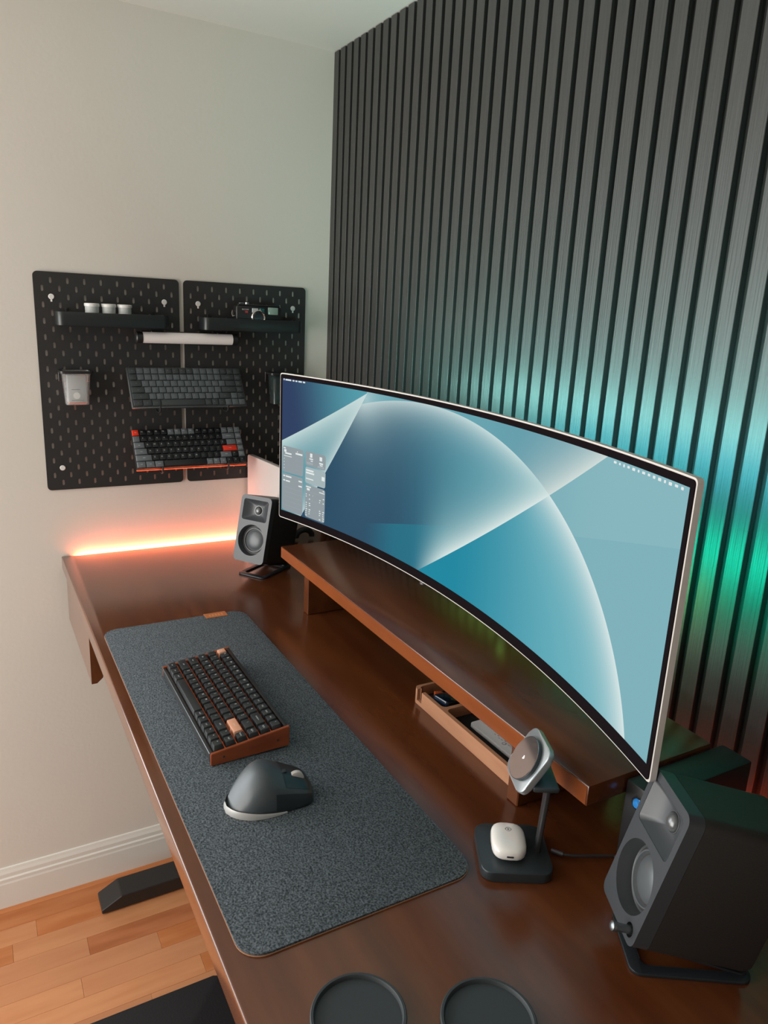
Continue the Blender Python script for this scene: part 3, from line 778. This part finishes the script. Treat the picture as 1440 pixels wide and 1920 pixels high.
for i, (y, lab) in enumerate(((-.6780, 'leftmost small pale pot on the pegboard tray'), (-.6375, 'middle of the three small pale pots'), (-.5985, 'rightmost small pale pot on the pegboard tray'))):
    p = empty('storage_pot', (.046, y, tz), lab, 'pot', 0, 'small pots on the pegboard tray')
    ob('body', lathe([(0, .0002), (.0160, .0002), (.0168, .045), (0, .045)], 28), POT, p, True)
    ob('lid', lathe([(0, .045), (.0180, .045), (.0185, .047), (.0185, .0515), (.0170, .053), (0, .0535)], 28), WHITEP, p, True)
# camera
cm = empty('compact_camera', (.048, -.2400, tz), 'black compact film camera with chrome-rimmed lens on the tray', 'camera')
# local: +x is the front face, y width, z up
ob('body', box((-.016, -.0655, .0004), (.014, .067, .066), .005, 3), CAMB, cm, True)
ob('top_plate', box((-.014, -.060, .0655), (.012, .064, .0700), .002, 1), CAMB, cm, True)
Ry = lambda x, y, z: Matrix.Translation((x, y, z)) @ Matrix.Rotation(R(90), 4, 'Y')
ob('lens_ring', lathe([(.0170, 0), (.0205, 0), (.0205, .008), (.0187, .0105), (.0155, .0085), (.0155, .003)], 36, M=Ry(.014, -.004, .035)), CHROME, cm, True)
ob('lens', lathe([(0, .004), (.010, .0035), (.0150, .002), (.0150, 0), (0, 0)], 30, M=Ry(.0142, -.004, .035)), LENS, cm, True)
ob('finder_window', box((.0138, -.020, .0475), (.0156, -.002, .0600), .0006, 1), VFW, cm)
ob('finder_window', box((.0138, .002, .0475), (.0156, .016, .0600), .0006, 1), VFT, cm)['label'] = 'dark teal finder window'
ob('flash', box((.0138, .026, .0440), (.0165, .056, .0640), .0015, 2), FLASH, cm, True)
tm = bmesh.new(); text_mesh('RICOH', .0062, Matrix.Translation((.0143, -.0395, .0555)) @ Matrix(((0, 0, 1, 0), (1, 0, 0, 0), (0, 1, 0, 0), (0, 0, 0, 1))), tm)
ob('lettering', tm, LEGW, cm)
ob('red_badge', box((.0140, -.040, .0470), (.0145, -.0320, .0515)), REDP, cm)
ob('shutter_button', lathe([(0, .0700), (.006, .0700), (.006, .0745), (0, .0748)], 20, M=Matrix.Translation((0, -.030, 0))), CHROME, cm, True)
ob('advance_lever', box((-.008, -.052, .0700), (.002, -.038, .0735), .001, 1), ALU, cm)
ob('strap_lug', tube([(-.0, -.0655, .050), (0, -.072, .052), (0, -.074, .044), (0, -.072, .036), (0, -.0655, .038)], .0013, 8), CHROME, cm, True)

# tube light
tl = empty('tube_lamp', (.045, -.4350, 1.6655), 'short white tube lamp with black end caps across both pegboards', 'lamp')
Rx = Matrix.Rotation(R(90), 4, 'X')
ob('diffuser', lathe([(0, -.1215), (.0145, -.1215), (.0145, .1215), (0, .1215)], 28, M=Rx), TUBE, tl, True)
for s_ in (-1, 1): ob('end_cap', lathe([(0, .1215), (.0150, .1215), (.0150, .136), (.0125, .1385), (0, .1385)], 24, M=Matrix.Rotation(R(90*-s_), 4, 'X')), BLACKP, tl, True)
for y in (-.09, .09): ob('bracket', box((-.0315, y-.006, -.012), (-.012, y+.006, .018), .002, 1), BLACKP, tl, True)
ob('rear_spine', box((-.020, -.1215, -.006), (-.0135, .1215, .0165), .001, 1), BLACKP, tl)

# pegboard containers
def container(y, z0, z1, w0, w1, d, label, smoked):
    c = empty('pegboard_container', (PX+PT, y, z0), label, 'container', 0, 'clear containers on the pegboards')
    h = z1-z0
    t = bmesh.new(); rings = []
    for z, ww, dd in ((0, w0, d-.006), (h, w1, d)):
        rings.append([t.verts.new((.005+dd/2+a, b, z)) for a, b in rrect(dd-.004, ww, .008, 4)])
    for a, b in zip(rings, rings[1:]):
        for i in range(len(a)): t.faces.new([a[i], a[(i+1) % len(a)], b[(i+1) % len(a)], b[i]])
    t.faces.new(rings[0][::-1]); o = ob('bin', t, smoked, c, True)
    md = o.modifiers.new('s', 'SOLIDIFY'); md.thickness = -.0012
    ob('holder', prism([(x+.0295, yy) for x, yy in rrect(d+.008, w1+.014, .010, 4)], h-.006, h+.0005, .0006, [[(x+.0295, yy) for x, yy in rrect(d-.0035, w1+.001, .008, 4)]]), BLACKP, c, True)
    ob('back_plate', box((.0003, -w1/2-.006, h-.03), (.0035, w1/2+.006, h+.0005), .001, 1), BLACKP, c)
    return c
container(-.7245, 1.4915, 1.5770, .054, .066, .050, 'clear container with a silver packet on the left pegboard', CLEAR)
pk = empty('silver_packet', (.024, -.7245, 1.4945), 'silver packet with a white round mark inside the clear container', 'packet')
ob('wrapper', box((0, -.0235, 0), (.026, .0235, .073), .004, 2), PACK, pk, True)
ob('round_mark', lathe([(0, 0), (.0085, 0), (.0085, .0004), (0, .0004)], 24, M=Ry(.0263, -.002, .020)), WHITEP, pk)
ob('base_stripe', box((.001, -.021, -.0018), (.027, .021, .0020)), ORANGE, pk)['label'] = 'orange stripe at the bottom'
ob('print_lines', box((.0262, -.014, .0345), (.0266, .006, .0365), bm=box((.0262, -.015, .0065), (.0266, .014, .0085))), INK, pk)
DKCL = mat('dark_smoked_plastic', (.03, .045, .045), .12, alpha=.85)
container(-.162, 1.4850, 1.5745, .054, .066, .050, 'dark container on the right pegboard partly behind the monitor', DKCL)

# ------------------------------------------------------------------ mouse
mo = empty('computer_mouse', (1.2390, -.6445, DZ+.0045), 'graphite ergonomic mouse with silver wheel on the felt mat', 'mouse', R(-4))
def interp(tab, x):
    for (a, b), (c, d) in zip(tab, tab[1:]):
        if x <= c:
            i = tab.index((a, b)); f = (x-a)/(c-a); h = c-a
            def sl(k):
                if k <= 0: return (tab[1][1]-tab[0][1])/(tab[1][0]-tab[0][0])
                if k >= len(tab)-1: return (tab[-1][1]-tab[-2][1])/(tab[-1][0]-tab[-2][0])
                return (tab[k+1][1]-tab[k-1][1])/(tab[k+1][0]-tab[k-1][0])
            m0, m1 = sl(i)*h, sl(i+1)*h
            return (2*f**3-3*f*f+1)*b+(f**3-2*f*f+f)*m0+(3*f*f-2*f**3)*d+(f**3-f*f)*m1
    return tab[-1][1]
HT = [(0, .006), (.04, .013), (.12, .026), (.25, .0440), (.36, .0520), (.48, .0510), (.64, .0430), (.82, .0330), (.94, .0240), (1, .0130)]
WL = [(0, .006), (.04, .016), (.12, .027), (.25, .036), (.42, .043), (.56, .044), (.70, .038), (.84, .034), (.95, .028), (1, .016)]
WRt = [(0, .006), (.04, .016), (.12, .026), (.25, .034), (.45, .0370), (.70, .0345), (.86, .0330), (.95, .028), (1, .016)]
def msurf(tt, a, off=0.):
    """a: 0 = right base .. pi = left base"""
    y = -.0620+.1240*tt; h = interp(HT, tt); wl, wr = interp(WL, tt), interp(WRt, tt)
    c, s_ = math.cos(a), math.sin(a)
    k = .80
    cc = math.copysign(abs(c)**k, c); ss = abs(s_)**.72
    x = (wr if c > 0 else wl)*cc
    if c < 0: x *= 1-.22*math.sin(a)**2*(1-ss)  # waist above the thumb wing
    x += -.011*ss**2*(1-tt*.6)
    z = .0015+h*ss
    lean = .004*ss*(1-tt)
    v = Vector((x, y+lean, z))
    if off:
        n = Vector((c, (tt-.42)*.5, s_+.1)).normalized(); v += n*off
    return v
def mpatch(t0, t1, a0, a1, nt_, na, off, closed=False):
    t = bmesh.new(); g = [[t.verts.new(msurf(t0+(t1-t0)*i/nt_, a0+(a1-a0)*j/na, off)) for j in range(na+1)] for i in range(nt_+1)]
    for i in range(nt_):
        for j in range(na): t.faces.new([g[i][j], g[i+1][j], g[i+1][j+1], g[i][j+1]])
    return t, g
t, g = mpatch(0, 1, 0, PI, 40, 32, 0)
t.faces.new(g[0]); t.faces.new(g[-1][::-1])
t.faces.new([g[i][0] for i in range(41)]+[g[i][32] for i in range(40, -1, -1)])
ob('shell', t, MOUSEM, mo, 'all')
t, g = mpatch(.63, .985, R(38), R(128), 14, 14, .0006); ob('button_plate', t, MOUSED, mo, 'all')['label'] = 'darker button plate at the front'
t, g = mpatch(.50, .95, R(2), R(26), 14, 6, .0004); ob('side_panel', t, MOUSED, mo, 'all')
# silver skirt around the tail and right side
t = bmesh.new(); prev = None
ths = [("L", .40-.4*i/10) for i in range(11)]+[("R", .62*i/16) for i in range(17)]
rows = []
for sd_, tt in ths:
    a = 0 if sd_ == 'R' else PI
    b0 = msurf(tt, a); out = Vector((b0.x, (b0.y+.02)*.9, 0)).normalized()*.0018
    thick = .0095*(1-max(0, (tt-.15)/.5)**1.2) if sd_ == 'R' else .0095*(1-max(0, (tt-.1)/.35))
    hh = max(.0010, thick)
    b1 = msurf(tt, R(13) if sd_ == 'R' else PI-R(13))
    rows.append([t.verts.new(b0+out+Vector((0, 0, -.0012))), t.verts.new(b0+out+Vector((0, 0, hh*.55))), t.verts.new(b0+out*.2+Vector((0, 0, hh)))])
for a, b in zip(rows, rows[1:]):
    for k in range(2): t.faces.new([a[k], b[k], b[k+1], a[k+1]])
ob('silver_skirt', t, MOUSET, mo, 'all')['label'] = 'pale silver trim around the rear'
wc = msurf(.80, R(78))
ob('scroll_wheel', lathe([(0, -.0042), (.0095, -.0042), (.0115, -.003), (.0115, .003), (.0095, .0042), (0, .0042)], 28, M=Matrix.Translation((wc.x+.001, wc.y, wc.z-.0055)) @ Matrix.Rotation(R(90), 4, 'Y')), SILVER, mo, True)['label'] = 'silver scroll wheel'
wc = msurf(.645, R(80)); ob('mode_button', box((wc.x-.004, wc.y-.004, wc.z-.001), (wc.x+.004, wc.y+.005, wc.z+.0012), .0008, 2), MOUSED, mo, True)
ob('thumb_wheel', lathe([(0, -.006), (.0065, -.006), (.0065, .006), (0, .006)], 20, M=Matrix.Translation((-.036, .010, .026)) @ Matrix.Rotation(R(90), 4, 'X')), MOUSET, mo, True)

# ------------------------------------------------------------------ charging stand
CY = R(-29)
ch = empty('wireless_charging_stand', (1.4800, -.3960, DZ), 'dark metal wireless charging stand with a round tilted charging disc', 'charger', CY)
ob('base', prism(rrect(.094, .092, .015, 7), .0004, .0140, .0016, seg=3), CHG, ch, True)
ob('charging_pad', prism([(.0215*math.cos(2*PI*i/32)-.008, .0215*math.sin(2*PI*i/32)-.008) for i in range(32)], .0140, .0150, .0004), RUBBER, ch, True)
# flat leaning post
pm = Matrix(((1, 0, 0, 0), (0, 1, 0, 0), (0, 0, 1, 0), (0, 0, 0, 1)))
post = bmesh.new(); rows = []
for z, w_, yy in ((.0136, .0110, .031), (.05, .0130, .033), (.09, .0150, .035), (.128, .0160, .036)):
    rows.append([post.verts.new((.004+x, yy+y, z)) for x, y in rrect(w_, .0065, .002, 3)])
for a, b in zip(rows, rows[1:]):
    for i in range(len(a)): post.faces.new([a[i], a[(i+1) % len(a)], b[(i+1) % len(a)], b[i]])
post.faces.new(rows[0]); post.faces.new(rows[-1])
ob('post', post, ALUD, ch, True)
ob('hinge_bracket', box((-.018, .010, .122), (.034, .0425, .1295), .0025, 2), CHG, ch, True)
# head: plate + disc, tilted
hm = Matrix.Translation((-.004, .0110, .1425)) @ Matrix.Rotation(R(5.5), 4, 'Z') @ Matrix.Rotation(R(90-31.5), 4, 'X')
hb = prism(rrect(.0705, .0690, .014, 7), -.004, .004, .0012, seg=3); hb.transform(hm); ob('head_plate', hb, CHGP, ch, True)['label'] = 'silver-grey rounded square plate'
hb = lathe([(0, .004), (.0285, .004), (.0290, .0095), (0, .0095)], 48, M=hm); ob('disc_rim', hb, CHG, ch, True)
hb = lathe([(0, .0095), (.0283, .0095), (.0280, .0102), (0, .0102)], 48, M=hm); hd = ob('charging_disc', hb, CHGD, ch, True); hd['label'] = 'glossy round charging disc with a small pale mark'
hb = prism([(.0020*math.cos(a)*(1+.35*math.cos(3*a)), .0026*math.sin(a)) for a in [2*PI*i/18 for i in range(18)]], .0102, .0104); hb.transform(hm); ob('disc_mark', hb, WHITEP, hd)
# wedge behind the plate
hb = box((-.013, -.026, -.013), (.013, .010, -.004), .002, 2); hb.transform(hm); ob('rear_hinge', hb, CHG, ch, True)
# earbud case
ap = empty('earbud_case', (1.4785, -.4035, DZ+.0152), 'glossy white earbud charging case lying on the charging stand base', 'earbud case', R(57))
def rblock(a, b, c, n=24, m=16, p=3.2, bm=None):
    t = bmesh.new(); rings = []
    for j in range(1, m):
        ph = -PI/2+PI*j/m; ring = []
        for i in range(n):
            th = 2*PI*i/n
            f = lambda v: math.copysign(abs(v)**(2/p), v)
            ring.append(t.verts.new((a*f(math.cos(ph))*f(math.cos(th)), b*f(math.cos(ph))*f(math.sin(th)), c*f(math.sin(ph)))))
        rings.append(ring)
    for x, y in zip(rings, rings[1:]):
        for i in range(n): t.faces.new([x[i], x[(i+1) % n], y[(i+1) % n], y[i]])
    t.faces.new(rings[0][::-1]); t.faces.new(rings[-1]); return t
b = rblock(.0228, .0303, .0107); b.transform(Matrix.Translation((0, 0, .0107))); ob('body', b, AIRP, ap, 'all')
ob('charge_port', box((-.0045, -.0308, .0092), (.0045, -.0285, .0120), .001, 2), ALUD, ap, True)
ring_ = prism([(.004*math.cos(2*PI*i/20)*(1+.12*math.cos(2*PI*i/5)), .004*math.sin(2*PI*i/20)) for i in range(20)], 0, .0002, holes=[[(.0032*math.cos(2*PI*i/20), .0032*math.sin(2*PI*i/20)) for i in range(20)]])
box((-.0012, -.0014, 0), (.0012, .0012, .0002), bm=ring_); ring_.transform(Matrix.Translation((0, .010, .0212))); ob('printed_mark', ring_, INK, ap)
# cable
cp = [(1.5185, -.3440, DZ+.006), (1.530, -.337, DZ+.006)]
ca = empty('charging_cable', (1.52, -.34, DZ), 'thin dark cable running from the charging stand behind the right speaker', 'cable')
ob('plug', tube([(-.0205, -.0055, .0065), (-.0075, .0035, .0065)], .0030, 12), CONN, ca, True)
ob('wire', tube([(-.0076, .0035, .0065), (.000, .0135, .0062), (.008, .035, .0042), (.015, .053, .0030), (.022, .068, .0026), (.045, .060, .0026), (.080, .052, .0026)], .0018, 8), CABLE, ca, True)

# ------------------------------------------------------------------ coasters
for (x, y, r_, lab) in ((1.5978, -.6839, .0485, 'left of the two round black coasters at the desk front'), (1.6608, -.5698, .0485, 'right of the two round black coasters at the desk front')):
    tag(ob('coaster', lathe([(0, .0005), (r_-.001, .0005), (r_, .0015), (r_, .0085), (r_-.0008, .0095), (r_-.0032, .0095), (r_-.0040, .0085), (r_-.0048, .0050), (0, .0050)], 72), COAST, smooth=True, loc=(x, y, DZ)), 'dark rubbery raised-rim coaster, '+lab, 'coaster', 'round coasters')

# ------------------------------------------------------------------ tray under the riser
ty0, ty1, tx0, tx1 = -.3035, -.215, 1.0755, 1.372
tr_ = empty('desk_tray', ((tx0+tx1)/2, (ty0+ty1)/2, DZ), 'narrow oak tray with dark lining lying under the monitor riser', 'tray')
W_, D_ = tx1-tx0, ty1-ty0; cx_ = (tx0+tx1)/2
def tl_(x): return x-cx_
outer = rrect(W_, D_, .010, 5)
xs0, xs1 = tl_(1.088), tl_(1.103)      # notch in the front wall
c1a, c1b, c2a, c2b = tl_(tx0+.006), tl_(1.163), tl_(1.171), tl_(tx1-.006)
h1 = rrect(c1b-c1a, D_-.014, .009, 5, (c1a+c1b)/2, 0); h2 = rrect(c2b-c2a, D_-.014, .009, 5, (c2a+c2b)/2, 0)
# notch: cut the outline of the front wall down to the first compartment
o2 = []
for p in outer: o2.append(p)
lower = prism(outer, .0004, .008, 0, [])
walls = bmesh.new()
# build the wall ring as a polygon with a slit through the front wall into compartment 1
i0 = max(range(len(outer)), key=lambda i: 0 if outer[i][1] > -D_/2+.0001 or outer[i][0] > 0 else 1)
front_in = -D_/2+.007
ringpts = [p for p in outer]
idx = next(i for i in range(len(outer)) if abs(outer[i][1]+D_/2) < 1e-6 and outer[i][0] < 0)
comp1 = h1[:]
j = next(k for k in range(len(h1)) if abs(h1[k][1]-front_in) < 1e-6 and h1[k][0] < (c1a+c1b)/2)
# h1 is counter-clockwise; go round it clockwise starting on the front side
cw = [h1[(j-k) % len(h1)] for k in range(len(h1))]
poly = outer[:idx+1]+[(xs0, -D_/2), (xs0, front_in)]+cw+[(xs1, front_in), (xs1, -D_/2)]+outer[idx+1:]
prism(poly, .008, .0295, 0, [h2], walls)
ob('base_board', lower, OAK, tr_); wl_ = ob('walls', walls, OAK, tr_)
ob('lining', prism(rrect(c2b-c2a-.001, D_-.015, .009, 5, (c2a+c2b)/2, 0), .008, .0098), LINER, tr_)
ob('lining', prism(rrect(c1b-c1a-.001, D_-.015, .009, 5, (c1a+c1b)/2, 0), .008, .0098), LINER, tr_)
ph = empty('small_dark_device', (1.136, -.262, DZ+.0125), 'small dark blue glossy device in the left tray compartment', 'device', R(12))
b = prism(rrect(.036, .060, .006, 4), -.005, .005, .001); b.transform(Matrix.Rotation(R(-12), 4, 'X')); ob('housing', b, GLASSB, ph, True, loc=(0, 0, .008))
ph.location.z = DZ+.0165
og = tag(ob('orange_lighter', lathe([(0, 0), (.006, 0), (.006, .012), (.004, .016), (0, .0165)], 18), ORANGE, smooth=True, loc=(1.098, -.272, DZ+.0165), rot=(0, R(90), R(70))), 'small orange cylindrical item beside the dark device in the tray', 'small item')
og.location.z = DZ+.0165
cw_ = empty('white_remote', (1.272, -.2485, DZ+.0102), 'slim white remote-like card with faint grey marks lying in the tray', 'remote', R(1))
ob('card_body', prism(rrect(.135, .040, .006, 4), 0, .007, .001), CARDW, cw_, True)
mk = bmesh.new()
for (x, y, r_) in ((.010, -.008, .0035), (.022, .002, .003), (.034, -.006, .0038), (.030, .008, .003), (-.046, .004, .002)):
    prism([(x+r_*math.cos(2*PI*i/14), y+r_*math.sin(2*PI*i/14)) for i in range(14)], .0071, .0073, 0, [[(x+(r_-.0007)*math.cos(2*PI*i/14), y+(r_-.0007)*math.sin(2*PI*i/14)) for i in range(14)]], mk)
for k in range(7): box((-.02+.006*k, -.004+.002*math.sin(k*2), .0071), (-.0165+.006*k, -.0032+.002*math.sin(k*2), .0073), bm=mk)
ob('printed_marks', mk, INK, cw_)
